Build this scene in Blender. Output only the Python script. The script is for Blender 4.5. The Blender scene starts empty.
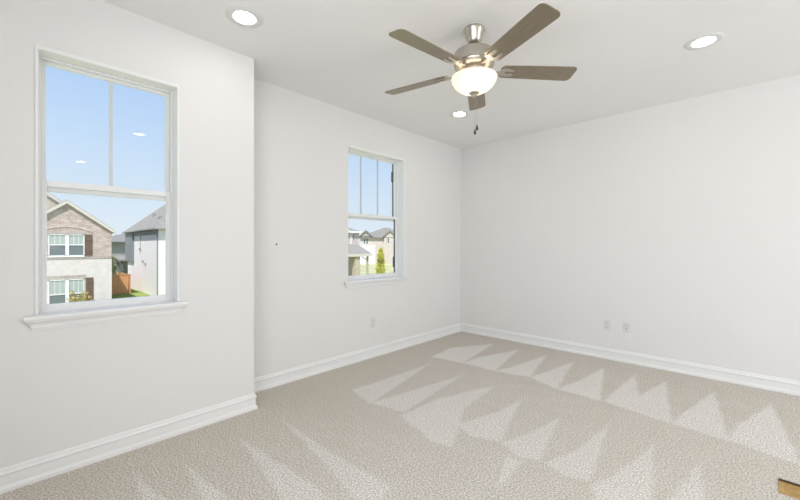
import bpy, bmesh, math, random
import numpy as np
from mathutils import Vector, Matrix

random.seed(7)
scene = bpy.context.scene
COL = scene.collection
PI = math.pi

# ------------------------------------------------------------------ camera
cam_d = bpy.data.cameras.new('camera')
cam_d.sensor_width = 36.0
cam_d.lens = 16.344
cam_d.shift_y = -0.00425
cam_d.clip_end = 800
cam = bpy.data.objects.new('camera', cam_d)
cam.location = (3.105, -4.592, 1.27)
cam.rotation_euler = (PI / 2, 0, math.radians(43.53))
COL.objects.link(cam)
scene.camera = cam

# ------------------------------------------------------------------ sky, sun, exposure
world = bpy.data.worlds.new('sky')
scene.world = world
world.use_nodes = True
wn, wl = world.node_tree.nodes, world.node_tree.links
wn.clear()
w_out = wn.new('ShaderNodeOutputWorld')
w_bg = wn.new('ShaderNodeBackground')
w_tc = wn.new('ShaderNodeTexCoord')
w_sep = wn.new('ShaderNodeSeparateXYZ')
w_ramp = wn.new('ShaderNodeValToRGB')
wl.new(w_tc.outputs['Generated'], w_sep.inputs[0])
wl.new(w_sep.outputs['Z'], w_ramp.inputs[0])
wl.new(w_ramp.outputs[0], w_bg.inputs[0])
wl.new(w_bg.outputs[0], w_out.inputs[0])
cr = w_ramp.color_ramp
cr.elements[0].position = 0.0
cr.elements[0].color = (0.78, 0.87, 0.93, 1)
cr.elements[1].position = 0.62
cr.elements[1].color = (0.26, 0.46, 0.90, 1)
for p, c in ((0.12, (0.66, 0.80, 0.94, 1)), (0.25, (0.54, 0.72, 0.95, 1)), (0.42, (0.40, 0.61, 0.95, 1))):
    e = cr.elements.new(p)
    e.color = c
w_bg.inputs[1].default_value = 1.0

sun_d = bpy.data.lights.new('sun', 'SUN')
sun_d.energy = 5.6
sun_d.angle = math.radians(0.6)
sun_d.color = (1.0, 0.97, 0.93)
sun = bpy.data.objects.new('sun', sun_d)
sv = Vector((0.714 * math.cos(math.radians(56)), -0.70 * math.cos(math.radians(56)), math.sin(math.radians(56))))
sun.rotation_euler = sv.to_track_quat('Z', 'Y').to_euler()
COL.objects.link(sun)

# added area fills at made-up, unseen windows, to brighten the room
def fill_light(name, loc, rot, sx, sy, watts):
    d = bpy.data.lights.new(name, 'AREA')
    d.shape = 'RECTANGLE'; d.size = sx; d.size_y = sy; d.energy = watts; d.color = (0.93, 0.965, 1.0)
    o = bpy.data.objects.new(name, d); o.location = loc; o.rotation_euler = rot
    COL.objects.link(o)
fill_light('fill_light', (3.2, -5.50, 1.45), (PI / 2 + 0.3, 0, 0), 1.9, 1.9, 47)
fill_light('fill_light', (5.9, -5.50, 1.45), (PI / 2 + 0.3, 0, 0), 1.9, 1.9, 46)
fill_light('fill_light', (7.30, -1.2, 1.45), (PI / 2 + 0.3, 0, PI / 2), 1.5, 1.9, 50)

vs = scene.view_settings
vs.view_transform = 'Standard'
vs.look = 'None'
vs.gamma = 1.0
vs.exposure = 0.0
vs.use_curve_mapping = False

LENS_STRENGTH = 36.0      # recessed downlights
BULB_W = 1.9              # bulb in the fan's glass bowl

# ------------------------------------------------------------------ materials
def mat(name, col, rough=0.5, metal=0.0, spec=0.5, emis=None, es=0.0):
    m = bpy.data.materials.new(name)
    m.use_nodes = True
    b = m.node_tree.nodes['Principled BSDF']
    b.inputs['Base Color'].default_value = (*col, 1)
    b.inputs['Roughness'].default_value = rough
    b.inputs['Metallic'].default_value = metal
    b.inputs['Specular IOR Level'].default_value = spec
    if emis:
        b.inputs['Emission Color'].default_value = (*emis, 1)
        b.inputs['Emission Strength'].default_value = es
    return m

def noise_mat(name, c1, c2, scale, rough=0.6, detail=4, bump=0.0, metal=0.0, stretch=None, spec=0.5):
    m = mat(name, c1, rough, metal, spec)
    n, l = m.node_tree.nodes, m.node_tree.links
    b = n['Principled BSDF']
    tc = n.new('ShaderNodeTexCoord')
    nz = n.new('ShaderNodeTexNoise')
    nz.inputs['Scale'].default_value = scale
    nz.inputs['Detail'].default_value = detail
    src = tc.outputs['Object']
    if stretch:
        mp = n.new('ShaderNodeMapping')
        mp.inputs['Scale'].default_value = stretch
        l.new(src, mp.inputs[0])
        src = mp.outputs[0]
    l.new(src, nz.inputs['Vector'])
    rp = n.new('ShaderNodeValToRGB')
    rp.color_ramp.elements[0].position = 0.3
    rp.color_ramp.elements[1].position = 0.7
    rp.color_ramp.elements[0].color = (*c1, 1)
    rp.color_ramp.elements[1].color = (*c2, 1)
    l.new(nz.outputs['Fac'], rp.inputs[0])
    l.new(rp.outputs[0], b.inputs['Base Color'])
    if bump:
        bp = n.new('ShaderNodeBump')
        bp.inputs['Strength'].default_value = bump
        bp.inputs['Distance'].default_value = 0.01
        l.new(nz.outputs['Fac'], bp.inputs['Height'])
        l.new(bp.outputs[0], b.inputs['Normal'])
    return m

def brick_mat(name, c1, c2, mortar, scale=1.0, w=0.22, h=0.075):
    m = mat(name, c1, 0.9, 0, 0.2)
    n, l = m.node_tree.nodes, m.node_tree.links
    b = n['Principled BSDF']
    tc = n.new('ShaderNodeTexCoord')
    sp = n.new('ShaderNodeSeparateXYZ')
    ad = n.new('ShaderNodeMath')
    cb = n.new('ShaderNodeCombineXYZ')
    l.new(tc.outputs['Object'], sp.inputs[0])
    l.new(sp.outputs['X'], ad.inputs[0])
    l.new(sp.outputs['Y'], ad.inputs[1])
    l.new(ad.outputs[0], cb.inputs['X'])
    l.new(sp.outputs['Z'], cb.inputs['Y'])
    br = n.new('ShaderNodeTexBrick')
    br.inputs['Scale'].default_value = scale
    br.inputs['Brick Width'].default_value = w
    br.inputs['Row Height'].default_value = h
    br.inputs['Mortar Size'].default_value = 0.012
    br.inputs['Color1'].default_value = (*c1, 1)
    br.inputs['Color2'].default_value = (*c2, 1)
    br.inputs['Mortar'].default_value = (*mortar, 1)
    l.new(cb.outputs[0], br.inputs['Vector'])
    nz = n.new('ShaderNodeTexNoise')
    nz.inputs['Scale'].default_value = 3.0
    nz.inputs['Detail'].default_value = 5
    l.new(tc.outputs['Object'], nz.inputs['Vector'])
    mx = n.new('ShaderNodeMix')
    mx.data_type = 'RGBA'
    mx.blend_type = 'OVERLAY'
    mx.inputs['Factor'].default_value = 0.3
    l.new(br.outputs['Color'], mx.inputs['A'])
    l.new(nz.outputs['Fac'], mx.inputs['B'])
    l.new(mx.outputs['Result'], b.inputs['Base Color'])
    return m

def lap_mat(name, c, pitch=0.18):
    """lap siding: fine horizontal boards by a bump along z"""
    m = mat(name, c, 0.8, 0, 0.2)
    n, l = m.node_tree.nodes, m.node_tree.links
    b = n['Principled BSDF']
    tc = n.new('ShaderNodeTexCoord')
    wv = n.new('ShaderNodeTexWave')
    wv.bands_direction = 'Z'
    wv.wave_profile = 'SAW'
    wv.inputs['Scale'].default_value = 1.0 / pitch / 3.18
    l.new(tc.outputs['Object'], wv.inputs['Vector'])
    bp = n.new('ShaderNodeBump')
    bp.inputs['Distance'].default_value = 0.03
    l.new(wv.outputs['Fac'], bp.inputs['Height'])
    l.new(bp.outputs[0], b.inputs['Normal'])
    return m

M = {}
def plaster(name, c):
    m = noise_mat(name, c, tuple(x * 0.985 for x in c), 1.2, 0.85, 3, 0.0, spec=0.15)
    n, l = m.node_tree.nodes, m.node_tree.links
    tc = n.new('ShaderNodeTexCoord')
    nz = n.new('ShaderNodeTexNoise')
    nz.inputs['Scale'].default_value = 90
    nz.inputs['Detail'].default_value = 3
    l.new(tc.outputs['Object'], nz.inputs['Vector'])
    bp = n.new('ShaderNodeBump')
    bp.inputs['Strength'].default_value = 0.06
    bp.inputs['Distance'].default_value = 0.004
    l.new(nz.outputs['Fac'], bp.inputs['Height'])
    l.new(bp.outputs[0], n['Principled BSDF'].inputs['Normal'])
    return m
M['wall'] = plaster('wall_paint', (0.85, 0.832, 0.815))
M['ceiling'] = plaster('ceiling_paint', (0.93, 0.92, 0.91))
M['trim'] = mat('trim_gloss_white', (0.90, 0.895, 0.885), 0.35, 0, 0.5)
M['ring'] = mat('downlight_ring', (0.80, 0.79, 0.78), 0.6)
M['vinyl'] = mat('window_vinyl', (0.89, 0.89, 0.88), 0.4, 0, 0.5)
M['grid'] = mat('grid_bar', (0.80, 0.81, 0.82), 0.5)
M['edge_shade'] = mat('dark_edge_shade', (0.10, 0.12, 0.14), 0.6)  # dark tone for the shade drawn along the smaller window's pane edge
M['plate'] = mat('outlet_plastic', (0.765, 0.755, 0.745), 0.4)
M['slot'] = mat('dark_slot', (0.08, 0.08, 0.08), 0.7)
M['nickel'] = noise_mat('brushed_nickel', (0.50, 0.46, 0.41), (0.60, 0.56, 0.50), 60, 0.3, 2, 0, 1.0, (1, 1, 12))
M['blade'] = noise_mat('blade_grey_wood', (0.26, 0.215, 0.155), (0.33, 0.28, 0.21), 14, 0.36, 4, 0, 0.55, (1, 9, 1), 0.6)
M['fob'] = mat('dark_fob', (0.06, 0.045, 0.035), 0.5)
M['brass'] = noise_mat('tan_brass', (0.50, 0.30, 0.09), (0.62, 0.42, 0.16), 30, 0.45, 4, 0.1, 0.35)
M['brass_dark'] = mat('brass_edge', (0.10, 0.07, 0.04), 0.6)

# clear window glass: see-through, with a mild mirror reflection that grows at grazing angles
g = bpy.data.materials.new('window_glass')
g.use_nodes = True
n, l = g.node_tree.nodes, g.node_tree.links
n.clear()
o = n.new('ShaderNodeOutputMaterial')
t = n.new('ShaderNodeBsdfTransparent')
gl = n.new('ShaderNodeBsdfGlossy')
gl.inputs['Roughness'].default_value = 0.0
mx = n.new('ShaderNodeMixShader')
fr = n.new('ShaderNodeFresnel')
fr.inputs['IOR'].default_value = 1.38
l.new(fr.outputs[0], mx.inputs[0])
l.new(t.outputs[0], mx.inputs[1])
l.new(gl.outputs[0], mx.inputs[2])
l.new(mx.outputs[0], o.inputs[0])
M['glass'] = g

# downlight lens (a lamp: it emits) and the frosted bowl (lets the bulb's light through)
def lens_mat():
    m = bpy.data.materials.new('downlight_lens')
    m.use_nodes = True
    n, l = m.node_tree.nodes, m.node_tree.links
    n.clear()
    o = n.new('ShaderNodeOutputMaterial')
    e = n.new('ShaderNodeEmission')
    e.inputs[0].default_value = (1.0, 0.965, 0.915, 1)
    e.inputs[1].default_value = LENS_STRENGTH
    l.new(e.outputs[0], o.inputs[0])
    return m
M['lens'] = lens_mat()
def bowl_mat():
    m = bpy.data.materials.new('frosted_bowl_glass')
    m.use_nodes = True
    n, l = m.node_tree.nodes, m.node_tree.links
    n.clear()
    o = n.new('ShaderNodeOutputMaterial')
    tr = n.new('ShaderNodeBsdfTranslucent')
    tr.inputs[0].default_value = (0.95, 0.91, 0.83, 1)
    df = n.new('ShaderNodeBsdfPrincipled')
    df.inputs['Base Color'].default_value = (0.9, 0.87, 0.80, 1)
    df.inputs['Roughness'].default_value = 0.3
    df.inputs['Emission Color'].default_value = (1.0, 0.92, 0.80, 1)
    df.inputs['Emission Strength'].default_value = 0.12
    mx = n.new('ShaderNodeMixShader')
    mx.inputs[0].default_value = 0.55
    l.new(tr.outputs[0], mx.inputs[1])
    l.new(df.outputs[0], mx.inputs[2])
    l.new(mx.outputs[0], o.inputs[0])
    return m
M['bowl'] = bowl_mat()

def carpet_mat():
    m = mat('carpet', (0.5, 0.47, 0.43), 0.95, 0, 0.1)
    n, l = m.node_tree.nodes, m.node_tree.links
    b = n['Principled BSDF']
    at = n.new('ShaderNodeAttribute')
    at.attribute_name = 'nap'
    tc = n.new('ShaderNodeTexCoord')
    n1 = n.new('ShaderNodeTexNoise'); n1.inputs['Scale'].default_value = 115; n1.inputs['Detail'].default_value = 1.5
    n2 = n.new('ShaderNodeTexNoise'); n2.inputs['Scale'].default_value = 7; n2.inputs['Detail'].default_value = 4
    for q in (n1, n2):
        l.new(tc.outputs['Object'], q.inputs['Vector'])
    # nap + a little large scale mottling
    ma = n.new('ShaderNodeMath'); ma.operation = 'MULTIPLY_ADD'
    ma.inputs[1].default_value = 0.5; ma.inputs[2].default_value = -0.25
    l.new(n2.outputs['Fac'], ma.inputs[0])
    ad = n.new('ShaderNodeMath'); ad.use_clamp = True
    l.new(at.outputs['Fac'], ad.inputs[0]); l.new(ma.outputs[0], ad.inputs[1])
    mx = n.new('ShaderNodeMix'); mx.data_type = 'RGBA'
    mx.inputs['A'].default_value = (0.625, 0.572, 0.505, 1)
    mx.inputs['B'].default_value = (0.785, 0.75, 0.705, 1)
    l.new(ad.outputs[0], mx.inputs['Factor'])
    # fibre speckle
    rp = n.new('ShaderNodeMapRange')
    rp.inputs['From Min'].default_value = 0.32; rp.inputs['From Max'].default_value = 0.68
    rp.inputs['To Min'].default_value = 0.6; rp.inputs['To Max'].default_value = 1.4
    l.new(n1.outputs['Fac'], rp.inputs['Value'])
    ml = n.new('ShaderNodeVectorMath'); ml.operation = 'SCALE'
    l.new(mx.outputs['Result'], ml.inputs[0]); l.new(rp.outputs[0], ml.inputs['Scale'])
    l.new(ml.outputs[0], b.inputs['Base Color'])
    bp = n.new('ShaderNodeBump'); bp.inputs['Strength'].default_value = 0.12; bp.inputs['Distance'].default_value = 0.004
    l.new(n1.outputs['Fac'], bp.inputs['Height']); l.new(bp.outputs[0], b.inputs['Normal'])
    return m
M['carpet'] = carpet_mat()

# outdoors
M['brick'] = brick_mat('tumbled_brick', (0.33, 0.225, 0.19), (0.53, 0.43, 0.38), (0.58, 0.53, 0.48))
M['white_brick'] = brick_mat('white_brick', (0.69, 0.635, 0.605), (0.63, 0.585, 0.56), (0.67, 0.625, 0.60))
M['pale_brick'] = brick_mat('pale_brick', (0.84, 0.82, 0.80), (0.78, 0.765, 0.75), (0.82, 0.80, 0.78))
M['tan_brick'] = brick_mat('tan_brick', (0.48, 0.42, 0.36), (0.56, 0.50, 0.44), (0.58, 0.53, 0.48))
M['arch_brick'] = brick_mat('arch_brick', (0.47, 0.39, 0.34), (0.54, 0.47, 0.41), (0.58, 0.53, 0.48), w=0.075, h=0.3)
M['lintel'] = brick_mat('lintel_brick', (0.36, 0.31, 0.28), (0.46, 0.41, 0.37), (0.5, 0.46, 0.42), w=0.075, h=0.3)
M['cream_siding'] = lap_mat('cream_siding', (0.66, 0.60, 0.49))
M['grey_siding'] = lap_mat('grey_siding', (0.30, 0.32, 0.34))
M['sage_siding'] = lap_mat('sage_siding', (0.40, 0.41, 0.37))
M['shingle'] = noise_mat('grey_shingles', (0.20, 0.19, 0.17), (0.28, 0.27, 0.24), 5, 0.95, 6, 0.2, spec=0.1)
M['shingle_light'] = noise_mat('weathered_shingles', (0.235, 0.22, 0.195), (0.32, 0.305, 0.275), 5, 0.95, 6, 0.2, spec=0.1)
M['fascia'] = mat('cream_fascia', (0.60, 0.56, 0.49), 0.7)
M['fascia_grey'] = mat('grey_fascia', (0.30, 0.30, 0.29), 0.7)
M['ext_white'] = mat('exterior_white', (0.80, 0.80, 0.78), 0.5)
M['shade_pane'] = mat('pane_with_blind', (0.40, 0.46, 0.43), 0.15)
M['dark_pane'] = mat('dark_pane', (0.16, 0.19, 0.20), 0.1)
M['shutter'] = noise_mat('brown_shutter', (0.12, 0.075, 0.05), (0.17, 0.11, 0.08), 8, 0.7, 3)
M['cedar'] = noise_mat('cedar_fence', (0.56, 0.27, 0.11), (0.66, 0.35, 0.16), 3, 0.85, 4, 0, 0, (1, 12, 0.6))
M['post_dark'] = mat('dark_post', (0.12, 0.11, 0.10), 0.7)
M['stone'] = noise_mat('tan_stone', (0.42, 0.37, 0.28), (0.55, 0.49, 0.38), 3, 0.9, 5, 0.2)
M['lawn'] = noise_mat('grass_lawn', (0.115, 0.20, 0.035), (0.30, 0.36, 0.11), 0.5, 0.95, 8, 0.3, spec=0.1)
M['hazy_dry_lawn'] = noise_mat('sunlit_dry_lawn', (0.36, 0.38, 0.17), (0.56, 0.53, 0.32), 0.25, 0.95, 8, 0.3, spec=0.1)  # dry grass colour with haze and sun glare mixed in
M['leaf_yellow'] = noise_mat('yellow_green_leaves', (0.34, 0.38, 0.025), (0.62, 0.60, 0.07), 4, 0.6, 3)
M['leaf_green'] = noise_mat('green_leaves', (0.10, 0.17, 0.03), (0.24, 0.29, 0.07), 4, 0.6, 3)
M['leaf_gold'] = noise_mat('golden_leaves', (0.42, 0.33, 0.08), (0.60, 0.50, 0.17), 4, 0.6, 3)
M['bark'] = noise_mat('bark', (0.12, 0.09, 0.06), (0.2, 0.15, 0.1), 20, 0.9, 4)

# ------------------------------------------------------------------ builders
def link(name, me, m=None, parent=None, smooth=False):
    o = bpy.data.objects.new(name, me)
    COL.objects.link(o)
    if m is not None:
        me.materials.append(m)
    if parent is not None:
        o.parent = parent
    if smooth:
        for p in me.polygons:
            p.use_smooth = True
    return o

def tag(o, label=None, cat=None, group=None, kind=None):
    if label: o['label'] = label
    if cat: o['category'] = cat
    if group: o['group'] = group
    if kind: o['kind'] = kind
    return o

def empty(name, loc=(0, 0, 0), rz=0.0, rx=0.0):
    o = bpy.data.objects.new(name, None)
    o.location = loc
    o.rotation_euler = (rx, 0, rz)
    o.empty_display_size = 0.1
    COL.objects.link(o)
    return o

class MB:
    """collects shapes, then links them as one mesh object"""
    def __init__(self):
        self.bm = bmesh.new()
    def box(self, a, b, bevel=0.0):
        x0, y0, z0 = (min(a[i], b[i]) for i in range(3))
        x1, y1, z1 = (max(a[i], b[i]) for i in range(3))
        v = [self.bm.verts.new(p) for p in ((x0, y0, z0), (x1, y0, z0), (x1, y1, z0), (x0, y1, z0),
                                           (x0, y0, z1), (x1, y0, z1), (x1, y1, z1), (x0, y1, z1))]
        fs = [self.bm.faces.new([v[i] for i in q]) for q in
              ((3, 2, 1, 0), (4, 5, 6, 7), (0, 1, 5, 4), (1, 2, 6, 5), (2, 3, 7, 6), (3, 0, 4, 7))]
        if bevel:
            es = list({e for f in fs for e in f.edges})
            bmesh.ops.bevel(self.bm, geom=es, offset=bevel, segments=2, affect='EDGES', profile=0.6)
        return self
    def poly(self, pts):
        self.bm.faces.new([self.bm.verts.new(p) for p in pts])
        return self
    def extrude(self, pts, d):
        """a flat polygon given thickness along vector d"""
        d = Vector(d)
        a = [self.bm.verts.new(p) for p in pts]
        b = [self.bm.verts.new(Vector(p) + d) for p in pts]
        k = len(a)
        self.bm.faces.new(a)
        self.bm.faces.new(b[::-1])
        for i in range(k):
            self.bm.faces.new((a[i], b[i], b[(i + 1) % k], a[(i + 1) % k]))
        return self
    def lathe(self, prof, c=(0, 0, 0), seg=40, cap=True):
        rings = []
        for r, z in prof:
            if r < 1e-6:
                rings.append([self.bm.verts.new((c[0], c[1], c[2] + z))])
            else:
                rings.append([self.bm.verts.new((c[0] + r * math.cos(2 * PI * i / seg), c[1] + r * math.sin(2 * PI * i / seg), c[2] + z)) for i in range(seg)])
        for A, B in zip(rings[:-1], rings[1:]):
            for i in range(seg):
                j = (i + 1) % seg
                if len(A) == 1 and len(B) == 1: continue
                if len(A) == 1: self.bm.faces.new((A[0], B[i], B[j]))
                elif len(B) == 1: self.bm.faces.new((A[i], A[j], B[0]))
                else: self.bm.faces.new((A[i], A[j], B[j], B[i]))
        return self
    def tube(self, a, b, r, seg=10, r2=None):
        a, b = Vector(a), Vector(b)
        r2 = r if r2 is None else r2
        q = (b - a).to_track_quat('Z', 'Y')
        A, B = [], []
        for i in range(seg):
            d = Vector((math.cos(2 * PI * i / seg), math.sin(2 * PI * i / seg), 0))
            A.append(self.bm.verts.new(a + q @ (d * r)))
            B.append(self.bm.verts.new(b + q @ (d * r2)))
        for i in range(seg):
            j = (i + 1) % seg
            self.bm.faces.new((A[i], A[j], B[j], B[i]))
        self.bm.faces.new(A[::-1]); self.bm.faces.new(B)
        return self
    def build(self, name, m, parent=None, smooth=False, bevel=None):
        bmesh.ops.recalc_face_normals(self.bm, faces=self.bm.faces[:])
        me = bpy.data.meshes.new(name)
        self.bm.to_mesh(me)
        self.bm.free()
        o = link(name, me, m, parent, False)
        if smooth:
            try:
                me.shade_smooth() if hasattr(me, 'shade_smooth') else None
            except Exception:
                pass
            for p in me.polygons: p.use_smooth = True
            if hasattr(me, 'set_sharp_from_angle'):
                me.set_sharp_from_angle(angle=math.radians(38))
        if bevel:
            md = o.modifiers.new('bevel', 'BEVEL')
            md.width = bevel; md.segments = 2; md.limit_method = 'ANGLE'
        return o

# ------------------------------------------------------------------ room shell
H = 2.74
RX, BY = 7.2, -5.4           # far right wall and wall behind the camera
JX, JY = 0.316, -3.317       # the left wall steps into the room here
W1 = dict(y0=-4.527, y1=-3.837, z0=0.897, z1=2.366)
W2 = dict(y0=-2.151, y1=-1.2506, z0=0.900, z1=2.366)
TH = 0.17

def wall_x(name, x, ya, yb, win=None):
    """wall in the plane X = x, TH thick away from the room, with one window opening"""
    b = MB()
    if win is None:
        b.box((x - TH, ya, 0), (x, yb, H))
    else:
        b.box((x - TH, ya, 0), (x, win['y0'], H))
        b.box((x - TH, win['y1'], 0), (x, yb, H))
        b.box((x - TH, win['y0'], 0), (x, win['y1'], win['z0'] - 0.03))
        b.box((x - TH, win['y0'], win['z1']), (x, win['y1'], H))
    return tag(b.build(name, M['wall']), kind='structure')

wall_x('wall_left', 0.0, JY, 0.0 + TH, W2)
near = wall_x('wall_near', JX, BY, JY, W1)
# the step's own little face is the end of the near wall; close the joint behind it
tag(MB().box((-TH, JY - TH, 0), (JX - TH, JY, H)).build('wall_step', M['wall']), kind='structure')
tag(MB().box((0, 0, 0), (RX + TH, TH, H)).build('wall_right', M['wall']), kind='structure')
b = MB(); b.box((RX, BY, 0), (RX + TH, -1.95, H)); b.box((RX, -0.45, 0), (RX + TH, 0, H)); b.box((RX, -1.95, 0), (RX + TH, -0.45, 0.5)); b.box((RX, -1.95, 2.4), (RX + TH, -0.45, H))
tag(b.build('wall_east', M['wall']), kind='structure')
b = MB()
for xa, xb in ((JX - TH, 2.25), (4.15, 4.95), (6.85, RX + TH)): b.box((xa, BY - TH, 0), (xb, BY, H))
for xa, xb in ((2.25, 4.15), (4.95, 6.85)): b.box((xa, BY - TH, 0), (xb, BY, 0.5)); b.box((xa, BY - TH, 2.4), (xb, BY, H))
tag(b.build('wall_back', M['wall']), kind='structure')
for nm, a, c in (('added_window_3', (2.25, BY - 0.10, 0.5), (4.15, BY - 0.04, 2.4)), ('added_window_4', (4.95, BY - 0.10, 0.5), (6.85, BY - 0.04, 2.4)), ('added_window_5', (RX + 0.04, -1.95, 0.5), (RX + 0.10, -0.45, 2.4))):  # unseen windows added to go with the fill lights
    b = MB(); k = 0 if nm != 'added_window_5' else 1
    lo, hi = a[k], c[k]
    def bar(u0, u1, z0, z1):
        p, q = list(a), list(c); p[k], q[k], p[2], q[2] = u0, u1, z0, z1; b.box(p, q)
    bar(lo, lo + .05, .5, 2.4); bar(hi - .05, hi, .5, 2.4); bar(lo, hi, .5, .55); bar(lo, hi, 2.35, 2.4); bar((lo + hi) / 2 - .03, (lo + hi) / 2 + .03, .5, 2.4)
    tag(b.build(nm, M['vinyl']), kind='structure')
# the ceiling slab runs on outside as added eaves, keeping sun out of those windows
tag(MB().box((-TH, BY - 2.6, H), (RX + 2.6, TH, H + 0.15)).build('ceiling', M['ceiling']), kind='structure')

# carpet, with the lighter wedges the vacuum cleaner left in the pile
WEDGES = [
    [(0.49, -1.31), (0.43, -0.83), (0.73, -0.31), (0.87, -1.25)],
    [(0.87, -1.25), (0.89, -0.93), (1.09, -0.35), (1.25, -1.24)],
    [(1.25, -1.24), (1.33, -0.95), (1.42, -0.32), (1.59, -1.16)],
    [(1.59, -1.16), (1.65, -0.86), (1.73, -0.34), (1.89, -1.28)],
    [(1.89, -1.28), (1.97, -0.9), (2.03, -0.33), (2.24, -1.29)],
    [(2.26, -1.28), (2.31, -0.35), (2.46, -0.97), (2.53, -1.32)],
    [(2.44, -0.99), (2.56, -0.37), (2.73, -1.37), (2.26, -1.28)],
    [(2.73, -1.37), (2.74, -1.22), (2.91, -0.37), (3.03, -1.39)],
    [(3.02, -1.38), (3.06, -1.08), (3.26, -0.41), (3.34, -1.39), (3.34, -1.46)],
    [(3.36, -1.40), (3.45, -1.0), (3.6, -0.4), (3.75, -1.42)],
    [(0.58, -2.55), (0.6, -2.23), (0.63, -1.52), (0.91, -2.63)],
    [(0.9, -2.62), (0.99, -2.1), (1.08, -1.56), (1.21, -2.55)],
    [(1.22, -2.61), (1.25, -2.15), (1.46, -1.56), (1.5, -2.15), (1.77, -2.71), (1.61, -2.73)],
    [(1.6, -2.44), (1.72, -2.08), (1.76, -1.69), (1.95, -2.43), (1.77, -2.5)],
    [(1.96, -2.44), (2.04, -2.17), (2.11, -1.78), (2.22, -2.46), (2.1, -2.51)],
    [(2.25, -2.46), (2.34, -2.2), (2.4, -1.62), (2.5, -2.47), (2.38, -2.51)],
    [(2.51, -2.51), (2.59, -2.23), (2.68, -1.76), (2.78, -2.49), (2.6, -2.66)],
    [(2.81, -2.46), (2.91, -1.79), (2.97, -2.31)],
    [(2.17, -2.9), (2.05, -2.55), (2.16, -2.54)],
    [(0.64, -3.25), (1.15, -3.26), (1.75, -3.23), (1.8, -3.37), (1.73, -3.43), (1.5, -3.39)],
    [(0.68, -3.58), (1.31, -3.51), (1.71, -3.51), (1.51, -3.69)],
    [(0.7, -3.92), (1.34, -3.85), (1.23, -3.96)],
    [(0.61, -4.14), (1.12, -4.06), (1.0, -4.18)],
]
def floor():
    x0, x1, y0, y1, st = -TH, RX + TH, BY - TH, TH, 0.016
    nx, ny = int((x1 - x0) / st) + 1, int((y1 - y0) / st) + 1
    X, Y = np.meshgrid(np.linspace(x0, x1, nx), np.linspace(y0, y1, ny))
    # a slightly wavering edge, as pile has
    wob = 0.003 * np.sin(X * 23 + 3 * np.sin(Y * 9)) + 0.003 * np.sin(Y * 31 + 2 * np.sin(X * 13))
    PX, PY = X + wob, Y + wob[::-1]
    nap = np.zeros_like(X)
    for k, poly in enumerate(WEDGES):
        P = np.array(poly)
        inside = np.zeros(X.shape, bool)
        dist = np.full(X.shape, 9.0)
        for i in range(len(P)):
            a, b = P[i], P[(i + 1) % len(P)]
            e = b - a
            t = np.clip(((PX - a[0]) * e[0] + (PY - a[1]) * e[1]) / (e @ e), 0, 1)
            dist = np.minimum(dist, np.hypot(PX - a[0] - t * e[0], PY - a[1] - t * e[1]))
            c = ((a[1] > PY) != (b[1] > PY))
            xi = e[0] * (PY - a[1]) / (e[1] if abs(e[1]) > 1e-9 else 1e-9) + a[0]
            inside ^= c & (PX < xi)
        sd = np.where(inside, dist, -dist)
        f = np.clip(sd / 0.028 + 0.5, 0, 1)
        amp = 0.95 if k < 10 else (0.8 if k < 19 else 0.7)
        nap = np.maximum(nap, f * amp)
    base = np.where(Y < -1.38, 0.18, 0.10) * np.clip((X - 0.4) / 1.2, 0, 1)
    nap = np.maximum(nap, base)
    # pile darker along the strips next to the walls
    verts = np.stack([X, Y, np.zeros_like(X)], -1).reshape(-1, 3)
    idx = np.arange(nx * ny).reshape(ny, nx)
    faces = np.stack([idx[:-1, :-1], idx[:-1, 1:], idx[1:, 1:], idx[1:, :-1]], -1).reshape(-1, 4)
    me = bpy.data.meshes.new('floor')
    me.from_pydata(verts.tolist(), [], faces.tolist())
    at = me.attributes.new('nap', 'FLOAT', 'POINT')
    at.data.foreach_set('value', nap.reshape(-1).astype(np.float32))
    o = link('floor', me, M['carpet'])
    tag(o, kind='structure')
floor()

# baseboards: one moulded profile swept along each wall, mitred at the corners
PROFILE = [(0, 0), (0.020, 0), (0.020, 0.018), (0.014, 0.030), (0.011, 0.033), (0.011, 0.083), (0.015, 0.088),
           (0.017, 0.094), (0.013, 0.101), (0.009, 0.106), (0.009, 0.113), (0.005, 0.121), (0, 0.124)]
path = [Vector((JX, BY)), Vector((JX, JY)), Vector((0, JY)), Vector((0, 0)), Vector((RX, 0)), Vector((RX, BY))]
def baseboards():
    names = ['baseboard_near', 'baseboard_step', 'baseboard_left', 'baseboard_right', 'baseboard_east']
    nrm = []
    for a, b in zip(path[:-1], path[1:]):
        d = (b - a).normalized()
        nrm.append(Vector((d.y, -d.x)))          # into the room
    def off(i, o):
        if i == 0: return path[i] + nrm[0] * o
        if i == len(path) - 1: return path[i] + nrm[-1] * o
        n0, n1 = nrm[i - 1], nrm[i]
        return path[i] + (n0 + n1) * (o / (1 + n0.dot(n1)))
    for i, nm in enumerate(names):
        b = MB()
        A = [b.bm.verts.new((*off(i, o), z)) for o, z in PROFILE]
        B = [b.bm.verts.new((*off(i + 1, o), z)) for o, z in PROFILE]
        k = len(A)
        for j in range(k):
            b.bm.faces.new((A[j], A[(j + 1) % k], B[(j + 1) % k], B[j]))
        b.bm.faces.new(A[::-1]); b.bm.faces.new(B)
        tag(b.build(nm, M['trim']), kind='structure')
baseboards()

# ------------------------------------------------------------------ windows (single-hung vinyl, recessed in the wall)
def frame_boxes(b, x0, x1, y0, y1, z0, z1, sw, top, bot):
    b.box((x0, y0, z0), (x1, y0 + sw, z1)); b.box((x0, y1 - sw, z0), (x1, y1, z1))
    b.box((x0, y0 + sw, z1 - top), (x1, y1 - sw, z1)); b.box((x0, y0 + sw, z0), (x1, y1 - sw, z0 + bot))

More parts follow.
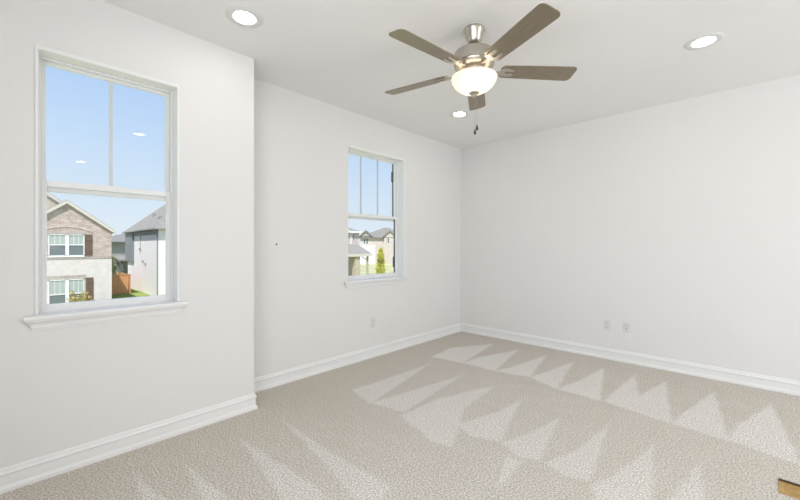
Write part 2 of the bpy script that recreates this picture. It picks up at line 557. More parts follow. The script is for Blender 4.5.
def window(name, x, w, lites, shade_strips=False):
    y0, y1, z0, z1 = w['y0'], w['y1'], w['z0'], w['z1']
    root = tag(empty(name, (x, (y0 + y1) / 2, z0)), kind='structure')
    ox, oy, oz = x, (y0 + y1) / 2, z0
    def L(b):           # world numbers into the root's frame
        for v in b.bm.verts: v.co -= Vector((ox, oy, oz))
        return b
    e = 0.0
    # jamb: painted lining of the opening, its front edge a few mm proud of the wall
    b = MB(); jt = 0.013; jh = 0.022
    b.extrude([(x - 0.165, y0 - 0.001, z0), (x - 0.165, y0 + jt, z0), (x - 0.165, y0 + jt, z1 - jh), (x - 0.165, y1 - jt, z1 - jh), (x - 0.165, y1 - jt, z0),
               (x - 0.165, y1 + 0.001, z0), (x - 0.165, y1 + 0.001, z1 + 0.001), (x - 0.165, y0 - 0.001, z1 + 0.001)], (0.174, 0, 0))
    L(b).build('jamb', M['trim'], root, bevel=0.004)
    # vinyl frame
    b = MB()
    frame_boxes(b, x - 0.160, x - 0.088, y0 + jt, y1 - jt, z0 - 0.004, z1 - jh, 0.012, 0.010, 0.012)
    L(b).build('frame', M['vinyl'], root, bevel=0.002)
    fy0, fy1 = y0 + jt + 0.012, y1 - jt - 0.012
    zm = 1.618
    # upper sash (outer track) and lower sash (inner track)
    def sash(nm, xa, xb, za, zb, sw, top, bot, cols):
        b = MB()
        frame_boxes(b, xa, xb, fy0, fy1, za, zb, sw, top, bot)
        s = L(b).build(nm, M['vinyl'], root, bevel=0.0025)
        gy0, gy1, gz0, gz1 = fy0 + sw, fy1 - sw, za + bot, zb - top
        xm = (xa + xb) / 2 - 0.002
        b = MB(); b.poly([(xm, gy0 - .004, gz0 - .004), (xm, gy1 + .004, gz0 - .004), (xm, gy1 + .004, gz1 + .004), (xm, gy0 - .004, gz1 + .004)])
        L(b).build('pane', M['glass'], s)
        for k in range(1, cols):
            yy = gy0 + (gy1 - gy0) * k / cols
            b = MB(); b.box((xm - 0.010, yy - 0.010, gz0 - 0.004), (xm - 0.003, yy + 0.010, gz1 + 0.004))
            L(b).build('muntin', M['grid'], s)
        if shade_strips:  # dark strip and tab standing in for shade at the pane's edge
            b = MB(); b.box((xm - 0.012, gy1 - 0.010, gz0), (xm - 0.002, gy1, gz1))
            L(b).build('edge_shade', M['edge_shade'], s)
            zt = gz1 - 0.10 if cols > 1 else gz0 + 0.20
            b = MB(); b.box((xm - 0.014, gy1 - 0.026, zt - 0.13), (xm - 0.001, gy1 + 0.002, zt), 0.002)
            L(b).build('shade_tab', M['edge_shade'], s)
        return s
    up = sash('upper_sash', x - 0.152, x - 0.126, zm - 0.03, z1 - jh - 0.008, 0.023, 0.017, 0.030, lites)
    lo = sash('lower_sash', x - 0.124, x - 0.096, z0 + 0.006, zm + 0.03, 0.025, 0.034, 0.036, 1)
    b = MB()
    yc = (y0 + y1) / 2
    b.box((x - 0.122, yc - 0.03, zm + 0.03), (x - 0.098, yc + 0.03, zm + 0.036), 0.002)
    b.box((x - 0.115, yc - 0.008, zm + 0.036), (x - 0.085, yc + 0.008, zm + 0.040), 0.001)
    L(b).build('sash_lock', M['vinyl'], lo)
    # stool (inner sill board with horns) and the moulded apron below it
    b = MB()
    b.box((x - 0.10, y0 + 0.001, z0 - 0.024), (x, y1 - 0.001, z0))
    b.box((x - 0.0005, y0 - 0.047, z0 - 0.024), (x + 0.042, y1 + 0.047, z0))
    L(b).build('sill', M['trim'], root, bevel=0.006)
    prof = [(0, 0), (0.006, 0), (0.008, 0.010), (0.012, 0.016), (0.012, 0.024), (0.016, 0.036), (0.026, 0.046), (0.030, 0.052), (0.030, 0.0585), (0, 0.0585)]
    b = MB()
    zb = z0 - 0.0825
    A, B = [], []
    for o, z in prof:     # the ends are returned at an angle: the moulding grows longer towards the stool
        ext = 0.006 + o * 1.0
        A.append(b.bm.verts.new((x + o, y0 - ext, zb + z))); B.append(b.bm.verts.new((x + o, y1 + ext, zb + z)))
    k = len(A)
    for j in range(k): b.bm.faces.new((A[j], A[(j + 1) % k], B[(j + 1) % k], B[j]))
    b.bm.faces.new(A[::-1]); b.bm.faces.new(B)
    L(b).build('apron', M['trim'], root)
    return root
window('window_1', JX, W1, 2)
window('window_2', 0.0, W2, 3, shade_strips=True)

# ------------------------------------------------------------------ recessed downlights
def downlight(x, y, label):
    r = tag(empty('recessed_light', (x, y, H)), label, 'ceiling light', 'recessed ceiling lights')
    MB().lathe([(0.066, -0.005), (0.074, -0.0075), (0.106, -0.006), (0.113, 0.0), (0.066, 0.0), (0.066, -0.005)], seg=48).build('trim_ring', M['ring'], r, smooth=True)
    MB().lathe([(0.0655, -0.0005), (0.0655, -0.005), (0.05, -0.008), (0.0, -0.0095)], seg=48).build('lens', M['lens'], r, smooth=True)
    return r
downlight(0.78, -3.59, 'lit round recessed ceiling light nearest the larger left window')
downlight(2.89, -1.21, 'lit round recessed ceiling light right of the ceiling fan')
downlight(0.81, -1.22, 'lit round recessed ceiling light below and behind the ceiling fan near the far corner')
downlight(2.98, -3.50, 'recessed ceiling light overhead mirrored in the right upper pane of the larger window')
downlight(5.57, -3.84, 'recessed ceiling light overhead mirrored in the left upper pane of the larger window')
downlight(5.50, -1.21, 'round recessed ceiling light in the part of the room to the right')

# ------------------------------------------------------------------ ceiling fan
def ceiling_fan():
    cx, cy = 1.775, -2.465
    root = tag(empty('ceiling_fan', (cx, cy, H)), 'brushed nickel five-blade ceiling fan with a lit frosted glass bowl and two pull chains', 'ceiling fan')
    MB().lathe([(0, 0), (0.070, 0), (0.072, -0.010), (0.066, -0.016), (0.048, -0.080), (0.040, -0.094), (0.030, -0.100), (0, -0.100)]).build('canopy', M['nickel'], root, smooth=True)
    MB().lathe([(0.0, -0.09), (0.0125, -0.09), (0.0125, -0.14), (0.022, -0.143), (0.024, -0.155), (0, -0.155)], seg=24).build('downrod', M['nickel'], root, smooth=True)
    MB().lathe([(0, -0.150), (0.04, -0.151), (0.120, -0.158), (0.130, -0.163), (0.134, -0.172), (0.135, -0.236), (0.131, -0.240),
                (0.134, -0.244), (0.131, -0.254), (0.116, -0.266), (0.082, -0.273), (0.070, -0.277), (0.070, -0.312), (0.064, -0.317), (0, -0.317)], seg=56).build('motor_housing', M['nickel'], root, smooth=True)
    # light kit: fitter plate, bowl, bulb
    MB().lathe([(0, -0.314), (0.085, -0.314), (0.090, -0.320), (0.086, -0.326), (0, -0.326)], seg=48).build('light_fitter', M['nickel'], root, smooth=True)
    MB().lathe([(0.145, -0.325), (0.151, -0.327), (0.152, -0.334), (0.147, -0.354), (0.131, -0.381), (0.105, -0.404), (0.071, -0.422), (0.032, -0.431), (0.012, -0.433),
                (0.012, -0.429), (0.030, -0.427), (0.068, -0.418), (0.102, -0.400), (0.127, -0.378), (0.143, -0.353), (0.1475, -0.334), (0.145, -0.325)], seg=64).build('light_bowl', M['bowl'], root, smooth=True)
    MB().lathe([(0, -0.424), (0.032, -0.426), (0.036, -0.433), (0.026, -0.441), (0.017, -0.444), (0.018, -0.450), (0.012, -0.458), (0.0, -0.461)], seg=32).build('finial', M['nickel'], root, smooth=True)
    bl = bpy.data.lights.new('bulb', 'POINT'); bl.energy = BULB_W; bl.color = (1.0, 0.90, 0.76); bl.shadow_soft_size = 0.05
    bo = bpy.data.objects.new('bulb', bl); bo.location = (0, 0, -0.366); bo.parent = root; COL.objects.link(bo)
    for dx, dy, zz in ((0.0045, 0.004, -0.680), (0.015, 0.014, -0.651)):
        b = MB(); z = -0.455
        while z > zz:
            b.lathe([(0, 0.0021), (0.0020, 0.0), (0, -0.0021)], (dx, dy, z), 6); z -= 0.0044
        b.tube((dx, dy, -0.45), (dx, dy, zz), 0.0005, 5)
        ch = b.build('pull_chain', M['nickel'], root)
        MB().lathe([(0, 0.004), (0.004, 0.003), (0.006, -0.006), (0.0085, -0.018), (0.0083, -0.026), (0.005, -0.031), (0, -0.032)], (dx, dy, zz), 16).build('fob', M['fob'], ch, smooth=True)
    # one blade and its iron, then four copies turned about the motor
    R0, R1, Wd0, Wd1 = 0.180, 0.698, 0.118, 0.140
    zb, pitch = -0.282, math.radians(-12)
    def blade_meshes():
        pts = []
        rr = 0.033
        def corner(px_, py_, a0):
            for k in range(7):
                a = a0 + k / 6 * PI / 2
                pts.append((px_ + rr * math.cos(a), py_ + rr * math.sin(a)))
        h0, h1 = Wd0 / 2, Wd1 / 2
        corner(R1 - rr, h1 - rr, 0)[0] if False else None
        pts.append((R0 + 0.02, -h0)); pts.append((R0 + 0.2, -h0 - 0.006))
        for k in range(7):
            a = -PI / 2 + k / 6 * PI / 2
            pts.append((R1 - rr + rr * math.cos(a), -h1 + rr + rr * math.sin(a)))
        for k in range(7):
            a = k / 6 * PI / 2
            pts.append((R1 - rr + rr * math.cos(a), h1 - rr + rr * math.sin(a)))
        pts.append((R0 + 0.2, h0 + 0.006)); pts.append((R0 + 0.02, h0)); pts.append((R0, h0 - 0.02)); pts.append((R0, -h0 + 0.02))
        b = MB(); b.extrude([(x, y, 0.0) for x, y in pts], (0, 0, 0.006))
        bmesh.ops.rotate(b.bm, verts=b.bm.verts[:], cent=(0, 0, 0), matrix=Matrix.Rotation(pitch, 3, 'X'))
        for v in b.bm.verts: v.co.z += zb
        i = MB()
        # iron: arm from the motor, forked plate screwed under the blade
        i.extrude([(0.10, -0.016, 0), (0.10, 0.016, 0), (0.165, 0.012, 0), (0.20, 0.040, 0), (0.262, 0.034, 0), (0.275, 0.020, 0), (0.262, 0.010, 0), (0.215, 0.012, 0),
                   (0.215, -0.012, 0), (0.262, -0.010, 0), (0.275, -0.020, 0), (0.262, -0.034, 0), (0.20, -0.040, 0), (0.165, -0.012, 0)], (0, 0, -0.006))
        for sx, sy in ((0.252, 0.022), (0.252, -0.022), (0.205, 0.0)):
            i.lathe([(0, -0.009), (0.005, -0.008), (0.006, -0.006)], (sx, sy, 0), 10)
        for v in i.bm.verts:
            if v.co.x > 0.18: v.co = Matrix.Rotation(pitch, 3, 'X') @ v.co
            v.co.z += zb - 0.0005
        return b, i
    ph = 335.5
    b, i = blade_meshes()
    b0 = b.build('blade', M['blade'], root, bevel=0.0015)
    i0 = i.build('blade_iron', M['nickel'], b0, bevel=0.0015)
    b0.rotation_euler = (0, 0, math.radians(ph))
    for k in range(1, 5):
        c = b0.copy(); COL.objects.link(c); c.parent = root; c.rotation_euler = (0, 0, math.radians(ph + 72 * k))
        d = i0.copy(); COL.objects.link(d); d.parent = c
ceiling_fan()

# ------------------------------------------------------------------ wall plates, nail, floor vent
def outlet(loc, rz, label, kind='duplex'):
    r = tag(empty('outlet', loc, rz), label, 'outlet', 'wall outlets')
    MB().box((-0.035, -0.0055, -0.0575), (0.035, 0, 0.0575), 0.0025).build('cover_plate', M['plate'], r)
    if kind == 'duplex':
        for s in (0.0195, -0.0195):
            b = MB(); b.box((-0.0165, -0.0075, s - 0.0145), (0.0165, -0.0052, s + 0.0145), 0.001)
            q = b.build('socket', M['plate'], r)
            b = MB(); b.box((-0.0075, -0.0079, s - 0.002), (-0.0052, -0.0072, s + 0.008)); b.box((0.0052, -0.0079, s - 0.001), (0.0075, -0.0072, s + 0.007))
            b.box((-0.002, -0.0079, s - 0.010), (0.002, -0.0072, s - 0.006))
            b.build('slot', M['slot'], q)
        MB().lathe([(0, -0.001), (0.003, 0), (0, 0.001)], (0, -0.0058, 0), 10).build('screw', M['plate'], r)
    else:
        for s in (0.019, -0.014):
            b = MB(); b.tube((0, -0.005, s), (0, -0.016, s), 0.0058, 14)
            q = b.build('jack', M['nickel'], r)
            b = MB(); b.tube((0, -0.0155, s), (0, -0.0165, s), 0.004, 12)
            b.build('jack_hole', M['slot'], q)
    return r
outlet((0.0, -1.775, 0.396), -PI / 2 + PI, 'white outlet plate low on the window wall below the smaller window')
outlet((1.973, 0.0, 0.385), 0, 'white outlet plate on the long right wall, the left one of the pair')
outlet((2.164, 0.0, 0.388), 0, 'white cable jack plate on the long right wall, the right one of the pair', 'jack')

b = MB(); b.tube((-0.01, 0, 0), (0.008, 0, 0.002), 0.0022, 8); b.tube((0.008, 0, 0.002), (0.010, 0, 0.0022), 0.0085, 10)
nail = b.build('nail', M['slot']); nail.location = (0, -2.967, 1.289)
tag(nail, 'small dark nail in the white wall between the two windows', 'nail')

def floor_vent():
    x0, x1, y0, y1 = 3.234, 3.54, -1.893, -1.763
    r = tag(empty('floor_vent', ((x0 + x1) / 2, (y0 + y1) / 2, 0), math.radians(-2)), 'tan brass coloured floor vent cover lying flush in the carpet at the right edge', 'floor vent')
    hx, hy = (x1 - x0) / 2, (y1 - y0) / 2
    b = MB(); frame_boxes_xy(b, -hx, hx, -hy, hy, 0.0, 0.007, 0.020); b.build('vent_frame', M['brass'], r, bevel=0.002)
    MB().box((-hx - 0.001, hy, 0.0), (hx + 0.001, hy + 0.006, 0.017)).build('vent_edge', M['brass_dark'], r)
    MB().box((-hx + 0.019, -hy + 0.019, 0.0002), (hx - 0.019, hy - 0.019, 0.0012)).build('vent_pan', M['brass'], r)
    b = MB()
    k = 9
    for i in range(k):
        yy = -hy + 0.022 + (2 * hy - 0.044) * (i + 0.5) / k
        b.box((-hx + 0.018, yy - 0.0035, 0.001), (hx - 0.018, yy + 0.0035, 0.0062))
    b.box((-0.004, -hy + 0.018, 0.001), (0.004, hy - 0.018, 0.0066))
    b.build('louvre', M['brass'], r)
def frame_boxes_xy(b, x0, x1, y0, y1, z0, z1, w):
    b.box((x0, y0, z0), (x1, y0 + w, z1)); b.box((x0, y1 - w, z0), (x1, y1, z1))
    b.box((x0, y0 + w, z0), (x0 + w, y1 - w, z1)); b.box((x1 - w, y0 + w, z0), (x1, y1 - w, z1))
floor_vent()

# ================================================================== OUTDOORS (seen through the two windows; ground one storey down)
GZ = -3.2
b = MB(); b.poly([(-400, -300, GZ), (-2.0, -300, GZ), (-2.0, 400, GZ), (-400, 400, GZ)])
tag(b.build('ground', M['hazy_dry_lawn']), kind='structure')
b = MB(); b.box((-58, -0.1, GZ - 0.2), (-24, 3.82, GZ + 0.012))
tag(b.build('ground_lawn', M['lawn']), kind='structure')

def ext_window(parent, y0, y1, z0, z1, zr, x, lites=3, name='window'):
    """double-hung window on a facade facing +x (local coordinates of the house)"""
    f = 0.05
    b = MB()
    b.box((x, y0, z0), (x + 0.05, y0 + f, z1)); b.box((x, y1 - f, z0), (x + 0.05, y1, z1))
    b.box((x, y0, z1 - f), (x + 0.05, y1, z1)); b.box((x, y0, z0), (x + 0.05, y1, z0 + f))
    b.box((x, y0, zr - 0.03), (x + 0.045, y1, zr + 0.03))
    w = b.build(name, M['ext_white'], parent)
    MB().box((x - 0.01, y0 + f, zr), (x + 0.015, y1 - f, z1 - f)).build('upper_pane', M['shade_pane'], w)
    MB().box((x - 0.01, y0 + f, z0 + f), (x + 0.015, y1 - f, zr)).build('lower_pane', M['dark_pane'], w)
    for k in range(1, lites):
        yy = y0 + f + (y1 - y0 - 2 * f) * k / lites
        MB().box((x + 0.01, yy - 0.012, zr), (x + 0.028, yy + 0.012, z1 - f)).build('muntin', M['ext_white'], w)
    return w

def shutter(parent, y0, y1, z0, z1, x):
    b = MB()
    k = 4
    for i in range(k):
        a = y0 + (y1 - y0) * i / k
        b.box((x, a + 0.004, z0), (x + 0.03, a + (y1 - y0) / k - 0.004, z1))
    b.box((x + 0.028, y0 + 0.01, z0 + 0.15), (x + 0.055, y1 - 0.01, z0 + 0.29)); b.box((x + 0.028, y0 + 0.01, z1 - 0.42), (x + 0.055, y1 - 0.01, z1 - 0.28))
    return b.build('shutter', M['shutter'], parent)

# ---- brick gable house straight across
def gable_house():
    X = -28.8
    h = tag(empty('house', (X, -2.39, GZ)), 'two-storey house with a pink-brown brick gable over a white brick ground floor and brown shutters', 'house')
    def L(b):
        for v in b.bm.verts: v.co -= Vector((X, -2.39, GZ))
        return b
    P = lambda b, n, m, par=None, **k: L(b).build(n, m, par or h, **k)
    yl, yr, yp, ze, zp = -4.68, -0.10, -2.39, 2.33, 4.10
    b = MB(); b.extrude([(X, yl, 0.53), (X, yr, 0.53), (X, yr, ze), (X, yp, zp), (X, yl, ze)], (-3.2, 0, 0)); P(b, 'brick_wall', M['brick'])
    b = MB(); b.box((X + 0.01, yl - 0.01, GZ), (X - 3.2, yr + 0.01, 0.53)); P(b, 'painted_brick_wall', M['white_brick'])
    b = MB(); b.box((X - 0.02, yl, 0.49), (X + 0.05, yr, 0.56)); P(b, 'brick_ledge', M['lintel'])
    # main body set back, its bigger gable rising behind
    Xm = -31.0
    b = MB(); b.extrude([(Xm, -11.0, 2.33), (Xm, yr, 2.33), (Xm, -5.55, 6.55)], (-11, 0, 0)); P(b, 'siding_gable', M['cream_siding'])
    b = MB(); b.box((Xm, -11.0, GZ), (Xm - 11, yr, 2.33)); P(b, 'body_wall', M['brick'])
    # roofs: two slopes with thickness, and the cream barge boards on their front edges
    def gable_roof(xf, xb, yL, yR, yP, zE, zP, oh, name):
        th = 0.10
        sl = (zP - zE) / (yR - yP)
        eR = (yR + oh, zE - oh * sl)
        slL = (zP - zE) / (yP - yL)
        eL = (yL - oh, zE - oh * slL)
        b = MB()
        b.extrude([(xf, yP, zP + 0.10), (xf, eR[0], eR[1] + 0.10), (xf, eR[0], eR[1] + 0.20), (xf, yP, zP + 0.22), (xf, eL[0], eL[1] + 0.20), (xf, eL[0], eL[1] + 0.10)], (xb - xf, 0, 0))
        r = P(b, name, M['shingle'])
        b = MB()
        b.extrude([(xf + 0.03, yP, zP - 0.04), (xf + 0.03, eR[0], eR[1] - 0.04), (xf + 0.03, eR[0], eR[1] + 0.17), (xf + 0.03, yP, zP + 0.19)], (-0.04, 0, 0))
        b.extrude([(xf + 0.03, yP, zP - 0.04), (xf + 0.03, eL[0], eL[1] - 0.04), (xf + 0.03, eL[0], eL[1] + 0.17), (xf + 0.03, yP, zP + 0.19)], (-0.04, 0, 0))
        L(b).build('barge_board', M['fascia'], r)
        b = MB(); b.box((xf, eR[0] - 0.02, eR[1] - 0.02), (xb, eR[0] + 0.10, eR[1] + 0.12)); L(b).build('gutter', M['fascia'], r)
    gable_roof(X + 0.14, X - 4.0, yl, yr, yp, ze, zp, 0.13, 'gable_roof')
    gable_roof(Xm + 0.14, Xm - 11.3, -11.0, yr, -5.55, 2.33, 6.55, 0.13, 'main_roof')
    # twin windows, upper and lower
    ext = [(-3.26, -2.42), (-2.34, -1.53)]
    def W(y0, y1, z0, z1, zr):
        ext_window(h, y0 + 2.39, y1 + 2.39, z0 - GZ, z1 - GZ, zr - GZ, 0.012)
    for y0, y1 in ext:
        W(y0, y1, 0.66, 2.06, 1.38)
        W(y0, y1, -2.42, -0.86, -1.80)
    b = MB(); b.box((X, -2.43, 0.62), (X + 0.055, -2.33, 2.06)); b.box((X, -3.28, 0.58), (X + 0.07, -1.51, 0.66)); P(b, 'window_trim', M['ext_white'])
    b = MB(); b.box((X, -2.43, -2.46), (X + 0.055, -2.33, -0.86)); b.box((X, -3.28, -2.50), (X + 0.07, -1.51, -2.42)); P(b, 'window_trim', M['ext_white'])
    # brick arch over the upper pair, flat lintel over the lower pair
    pts = []
    for k in range(17):
        a = -1 + 2 * k / 16
        pts.append((X, -2.39 + a * 1.28, 2.36 + 0.32 * math.cos(a * PI / 2)))
    for k in range(17):
        a = 1 - 2 * k / 16
        pts.append((X, -2.39 + a * 1.28, 2.36 - 0.13 + 0.30 * math.cos(a * PI / 2)))
    b = MB(); b.extrude(pts, (0.03, 0, 0)); P(b, 'brick_arch', M['arch_brick'])
    b = MB(); b.box((X, -3.3, 2.08), (X + 0.025, -1.5, 2.24)); P(b, 'lintel', M['lintel'])
    b = MB(); b.box((X, -3.32, -0.86), (X + 0.045, -1.46, -0.60)); P(b, 'lintel', M['lintel'])
    shutter(h, -1.50 + 2.39, -1.12 + 2.39, 0.66 - GZ, 2.08 - GZ, 0.0)
    shutter(h, -1.46 + 2.39, -1.07 + 2.39, -2.46 - GZ, -0.80 - GZ, 0.012)
gable_house()

def hip_roof(b, x0, x1, y0, y1, z, pitch, th=0.16):
    """hip roof over a rectangle; ridge along the longer side"""
    lx, ly = x1 - x0, y1 - y0
    if lx >= ly:
        s = ly / 2; r0, r1 = (x0 + s, y0 + s, z + s * pitch), (x1 - s, y0 + s, z + s * pitch)
        f = [((x0, y0, z), (x1, y0, z), r1, r0), ((x1, y1, z), (x0, y1, z), r0, r1), ((x0, y1, z), (x0, y0, z), r0), ((x1, y0, z), (x1, y1, z), r1)]
    else:
        s = lx / 2; r0, r1 = (x0 + s, y0 + s, z + s * pitch), (x0 + s, y1 - s, z + s * pitch)
        f = [((x1, y0, z), (x1, y1, z), r1, r0), ((x0, y1, z), (x0, y0, z), r0, r1), ((x0, y0, z), (x1, y0, z), r0), ((x1, y1, z), (x0, y1, z), r1)]
    for q in f: b.poly(q)
    b.box((x0, y0, z - th), (x1, y1, z))
    return b

# ---- white brick house to the right of it
def white_house():
    X, Y = -33.8, 3.82
    h = tag(empty('house', (X, Y, GZ)), 'white brick two-storey house with a grey hip roof and grey siding at its far end', 'house')
    def L(b):
        for v in b.bm.verts: v.co -= Vector((X, Y, GZ))
        return b
    P = lambda b, n, m, par=None, **k: L(b).build(n, m, par or h, **k)
    P(MB().box((X, Y, GZ), (-46.5, Y + 10.5, 2.75)), 'wall', M['pale_brick'])
    P(MB().box((-43.3, Y - 0.22, -0.28), (-46.6, Y, 2.75)), 'siding_bay', M['grey_siding'])
    P(MB().box((-43.3, Y - 0.02, 2.35), (X, Y, 2.75)), 'frieze', M['grey_siding'])
    r = P(hip_roof(MB(), -46.9, X + 0.35, Y - 0.35, Y + 10.85, 2.90, 0.95), 'roof', M['shingle_light'])
    b = MB()
    b.box((-47.05, Y - 0.45, 2.76), (X + 0.45, Y - 0.34, 2.88)); b.box((X + 0.34, Y - 0.45, 2.76), (X + 0.46, Y + 11, 2.88))
    L(b).build('gutter', M['fascia_grey'], r)
    for px, s in ((-41.0, 1.7), (-37.2, 1.9), (-36.2, 1.1)):
        b = MB(); zz = 2.90 + s * 0.95
        b.box((px - 0.22, Y - 0.35 + s - 0.2, zz - 0.2), (px + 0.22, Y - 0.35 + s + 0.2, zz + 0.14))
        L(b).build('roof_vent', M['fascia_grey'], r)
    b = MB(); b.tube((X - 0.12, Y - 0.06, GZ + 0.1), (X - 0.12, Y - 0.06, 2.5), 0.05, 8); b.tube((X - 0.12, Y - 0.06, 2.5), (X - 0.1, Y - 0.45, 2.76), 0.05, 8)
    P(b, 'downspout', M['fascia_grey'])
    P(MB().box((-40.42, Y - 0.05, 1.1), (-40.34, Y, 2.5)), 'conduit', M['fascia_grey'])
    P(MB().box((-40.55, Y - 0.12, 0.90), (-40.25, Y, 1.15)), 'meter_box', M['fascia_grey'])
    for px, pz in ((-39.3, -0.15), (-38.3, -0.38)):
        P(MB().box((px - 0.1, Y - 0.1, pz - 0.12), (px + 0.1, Y, pz + 0.12), 0.02), 'wall_vent', M['fascia_grey'])
white_house()

# ---- cedar fence between them
def fence():
    X = -39.3
    r = tag(empty('fence', (X, 1.4, GZ)), 'orange-brown cedar privacy fence closing the gap between the brick house and the white house', 'fence')
    def run(a, b_, nm):
        a, b_ = Vector(a), Vector(b_)
        n = int((b_ - a).length / 0.145)
        d = (b_ - a).normalized(); q = Vector((-d.y, d.x)) * 0.012
        b = MB()
        for i in range(n):
            p0, p1 = a + d * (i * 0.145 + 0.004), a + d * (i * 0.145 + 0.141)
            b.extrude([(p0.x + q.x, p0.y + q.y, 0.05), (p1.x + q.x, p1.y + q.y, 0.05), (p1.x - q.x, p1.y - q.y, 0.05), (p0.x - q.x, p0.y - q.y, 0.05)], (0, 0, 1.75))
        b.build(nm, M['cedar'], r)
    run((0, -1.38), (0, 1.37), 'picket_panel'); run((0, 1.37), (-7, 1.37), 'picket_panel')
    MB().box((-0.05, -1.38, 1.80), (0.05, 1.42, 1.85)).build('cap_rail', M['cedar'], r)
    for y in (-1.3, 1.37): MB().box((-0.12, y - 0.05, 0), (-0.02, y + 0.05, 1.83)).build('fence_post', M['cedar'], r)
fence()

# ---- grey house behind the fence, with a covered patio
def rear_house():
    X = -60.0
    h = tag(empty('house', (X, 5, GZ)), 'distant sage-grey house with low hip roof seen between the brick and white houses', 'house')
    g0 = -GZ
    MB().box((0, -2.6, 0), (-9, 9, 1.75 + g0)).build('wall', M['sage_siding'], h)
    r = hip_roof(MB(), -9.6, 0.6, -3.2, 9.6, 1.95 + g0, 0.28, 0.2).build('roof', M['shingle'], h)
    MB().box((0.58, -3.2, 1.72 + g0), (0.68, 9.6, 1.95 + g0)).build('gutter', M['post_dark'], r)
    p = MB().extrude([(0.0, -0.6, 0.05 + g0), (5.0, -0.6, -0.40 + g0), (5.0, -0.6, -0.58 + g0), (0, -0.6, -0.13 + g0)], (0, 4.5, 0)).build('patio_roof', M['shingle_light'], h)
    for y in (-0.35, 2.9): MB().box((4.5, y - 0.14, 0), (4.8, y + 0.14, -0.4 + g0)).build('patio_post', M['post_dark'], h)
    MB().box((0.0, -0.9, 0), (0.06, 1.1, 2.3)).build('patio_door', M['dark_pane'], h)
rear_house()

# ---- foliage
def foliage(name, parent, m, blobs, n, size, rnd):
    """leaf blades scattered through the volume of several blobs"""
    b = MB()
    tot = sum(q[3] for q in blobs)
    for cx, cy, cz, r, rz in blobs:
        for _ in range(int(n * r / tot)):
            while True:
                p = Vector((rnd.uniform(-1, 1), rnd.uniform(-1, 1), rnd.uniform(-1, 1)))
                if 0.2 < p.length < 1: break
            c = Vector((cx + p.x * r, cy + p.y * r, cz + p.z * rz))
            d = Vector((rnd.uniform(-1, 1), rnd.uniform(-1, 1), rnd.uniform(-0.6, 1))).normalized()
            s = d.orthogonal().normalized()
            s.rotate(Matrix.Rotation(rnd.uniform(0, 6.28), 3, d))
            L_ = size * rnd.uniform(0.7, 1.3)
            nrm = d.cross(s) * L_ * 0.12
            b.poly([c - d * L_ * 0.5, c + s * L_ * 0.28 + nrm, c + d * L_ * 0.5])
            b.poly([c - d * L_ * 0.5, c + d * L_ * 0.5, c - s * L_ * 0.28 + nrm])
    return b.build(name, m, parent)

def plant(kind, loc, label, cat, m, blobs, n, size, stems, seed):
    rnd = random.Random(seed)
    r = tag(empty(kind, loc), label, cat)
    foliage('foliage', r, m, blobs, n, size, rnd)
    b = MB()
    for a, c, ra, rb in stems: b.tube(a, c, ra, 8, rb)
    b.build('trunk' if kind == 'tree' else 'stem', M['bark'], r)
    return r
plant('tree', (-26.0, 22.95, GZ), 'slender young tree with bright yellow-green leaves outside the smaller window', 'tree', M['leaf_yellow'],
      [(0, 0, 1.3, 0.62, 0.7), (0.15, -0.15, 2.1, 0.60, 0.7), (-0.12, 0.12, 2.8, 0.50, 0.6), (0.12, -0.08, 3.4, 0.42, 0.5), (-0.05, 0.08, 3.95, 0.26, 0.4)], 1900, 0.17,
      [((0, 0, 0), (0, 0, 2.2), 0.05, 0.035), ((0, 0, 2.2), (0.02, 0, 4.1), 0.035, 0.01)], 3)
plant('shrub', (-27.7, -1.70, GZ), 'golden airy shrub in front of the lower window of the brick house', 'shrub', M['leaf_gold'],
      [(0, -0.5, 0.7, 0.35, 0.7), (0, -0.1, 0.9, 0.35, 0.6), (0, 0.3, 0.7, 0.3, 0.6), (0, 0.1, 1.3, 0.2, 0.4), (0, -0.5, 1.4, 0.14, 0.4)], 480, 0.14,
      [((0, 0, 0), (0, -0.5, 1.5), 0.025, 0.008), ((0, 0, 0), (0, 0.15, 1.55), 0.025, 0.008), ((0, 0, 0), (0, 0.4, 1.0), 0.02, 0.008)], 5)
plant('shrub', (-28.1, -0.62, GZ), 'small low green plant at the right corner of the brick house', 'shrub', M['leaf_green'],
      [(0, 0, 0.35, 0.3, 0.4), (0, 0.2, 0.5, 0.15, 0.4)], 260, 0.12, [((0, 0, 0), (0, 0, 0.7), 0.015, 0.006)], 6)
plant('shrub', (-44.0, 2.05, GZ), 'green leafy shrub showing above the cedar fence', 'shrub', M['leaf_green'],
      [(0, -0.2, 1.4, 0.6, 0.9), (0, 0.0, 2.4, 0.45, 0.8), (0, -0.1, 3.1, 0.3, 0.4)], 900, 0.18, [((0, 0, 0), (0, 0, 3.0), 0.05, 0.015)], 8)

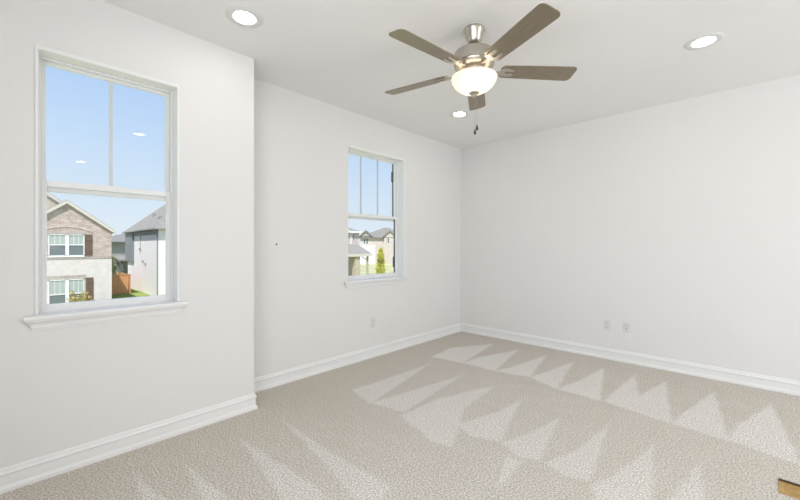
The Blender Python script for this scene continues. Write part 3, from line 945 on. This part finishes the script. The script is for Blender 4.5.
# ---- neighbour with a covered patio, seen through the smaller window
def patio_house():
    X, Yc = -32.0, 24.9
    h = tag(empty('house', (X, Yc, GZ)), 'tan brick house with a grey-roofed covered patio seen through the smaller window', 'house')
    g0 = -GZ
    MB().box((0, -9, 0), (-10, 0.0, 2.95 + g0)).build('wall', M['tan_brick'], h)
    r = hip_roof(MB(), -10.3, 0.25, -9.3, 0.30, 3.15 + g0, 0.42, 0.22).build('roof', M['shingle_light'], h)
    b = MB(); b.box((0.24, -9.3, 2.95 + g0), (0.34, 0.37, 3.17 + g0)); b.box((-10.3, 0.29, 2.95 + g0), (0.34, 0.39, 3.17 + g0)); b.build('gutter', M['ext_white'], r)
    MB().box((0.0, -1.40, 1.5 + g0), (0.10, -1.26, 2.95 + g0)).build('downspout', M['ext_white'], h)
    w = MB().box((0.0, -1.05, 2.0 + g0), (0.04, -0.75, 2.9 + g0)).build('window', M['ext_white'], h)
    MB().box((0.02, -1.0, 2.05 + g0), (0.05, -0.80, 2.85 + g0)).build('pane', M['dark_pane'], w)
    pr = MB().extrude([(0, -9, 1.60 + g0), (2.7, -9, 0.42 + g0), (2.7, -9, 0.24 + g0), (0, -9, 1.42 + g0)], (0, 8.75, 0)).build('patio_roof', M['shingle_light'], h)
    b = MB(); b.box((2.66, -9, 0.12 + g0), (2.76, -0.2, 0.44 + g0)); b.build('fascia', M['fascia'], pr)
    b = MB(); b.extrude([(0, -0.25, 1.60 + g0), (2.7, -0.25, 0.42 + g0), (2.7, -0.25, 0.12 + g0), (0, -0.25, 0.12 + g0)], (0, 0.04, 0)); b.build('patio_gable', M['fascia'], pr)
    MB().box((2.3, -0.80, 0), (2.5, -0.60, 0.14 + g0)).build('patio_post', M['stone'], h)
    b = MB(); b.extrude([(2.44, -0.8, -0.25 + g0), (2.44, -0.8, -0.37 + g0), (2.44, -1.6, 0.05 + g0), (2.44, -1.6, 0.14 + g0)], (-0.08, 0, 0)); b.build('patio_brace', M['stone'], h)
    MB().box((2.0, -2.75, 0), (2.6, -2.0, 0.12 + g0)).build('stone_column', M['stone'], h)
    MB().box((0, -6, 0.05), (0.05, -3.4, 2.3)).build('patio_door', M['dark_pane'], h)
patio_house()

def far_house():
    h = tag(empty('house', (-66.87, 59.96, GZ), math.radians(43.53)), 'distant tan house with two gables and a wide grey hip roof beyond the patio house', 'house')
    g0 = -GZ
    MB().box((-4.1, 0, 0), (9, 12, 3.55 + g0)).build('wall', M['tan_brick'], h)
    MB().box((-4.0, -1.2, 0), (-0.15, 0, 1.43 + g0)).build('white_wall', M['ext_white'], h)
    hip_roof(MB(), -4.7, 9.6, -0.6, 12.6, 3.75 + g0, 0.42, 0.22).build('roof', M['shingle'], h)
    def gab(xc, hw, ze, zp, y, m, nm):
        q = MB().extrude([(xc - hw, y, ze), (xc + hw, y, ze), (xc, y, zp)], (0, 4, 0)).build(nm, m, h)
        b = MB(); e = 0.35; s = (zp - ze) / hw
        b.extrude([(xc, y - 0.3, zp + 0.02), (xc + hw + e, y - 0.3, ze - e * s + 0.02), (xc + hw + e, y - 0.3, ze - e * s + 0.27), (xc, y - 0.3, zp + 0.3),
                   (xc - hw - e, y - 0.3, ze - e * s + 0.27), (xc - hw - e, y - 0.3, ze - e * s + 0.02)], (0, 5, 0))
        b.build('gable_roof', M['shingle'], q)
    gab(-2.6, 1.5, 3.95 + g0, 5.25 + g0, -0.5, M['sage_siding'], 'gable')
    MB().box((2.1, -0.6, 0), (5.2, 0, 3.95 + g0)).build('wing_wall', M['tan_brick'], h)
    gab(3.66, 1.5, 3.95 + g0, 5.2 + g0, -0.6, M['tan_brick'], 'gable')
    for x0, x1, y, z0, z1 in ((-3.25, -2.75, -0.04, 1.95, 3.26), (-2.55, -2.05, -0.04, 1.95, 3.26), (3.0, 3.45, -0.64, 2.2, 3.78)):
        w = MB().box((x0 - 0.06, y, z0 + g0 - 0.06), (x1 + 0.06, y + 0.06, z1 + g0 + 0.06)).build('window', M['ext_white'], h)
        MB().box((x0, y - 0.02, z0 + g0), (x1, y + 0.02, z1 + g0)).build('pane', M['dark_pane'], w)
far_house()
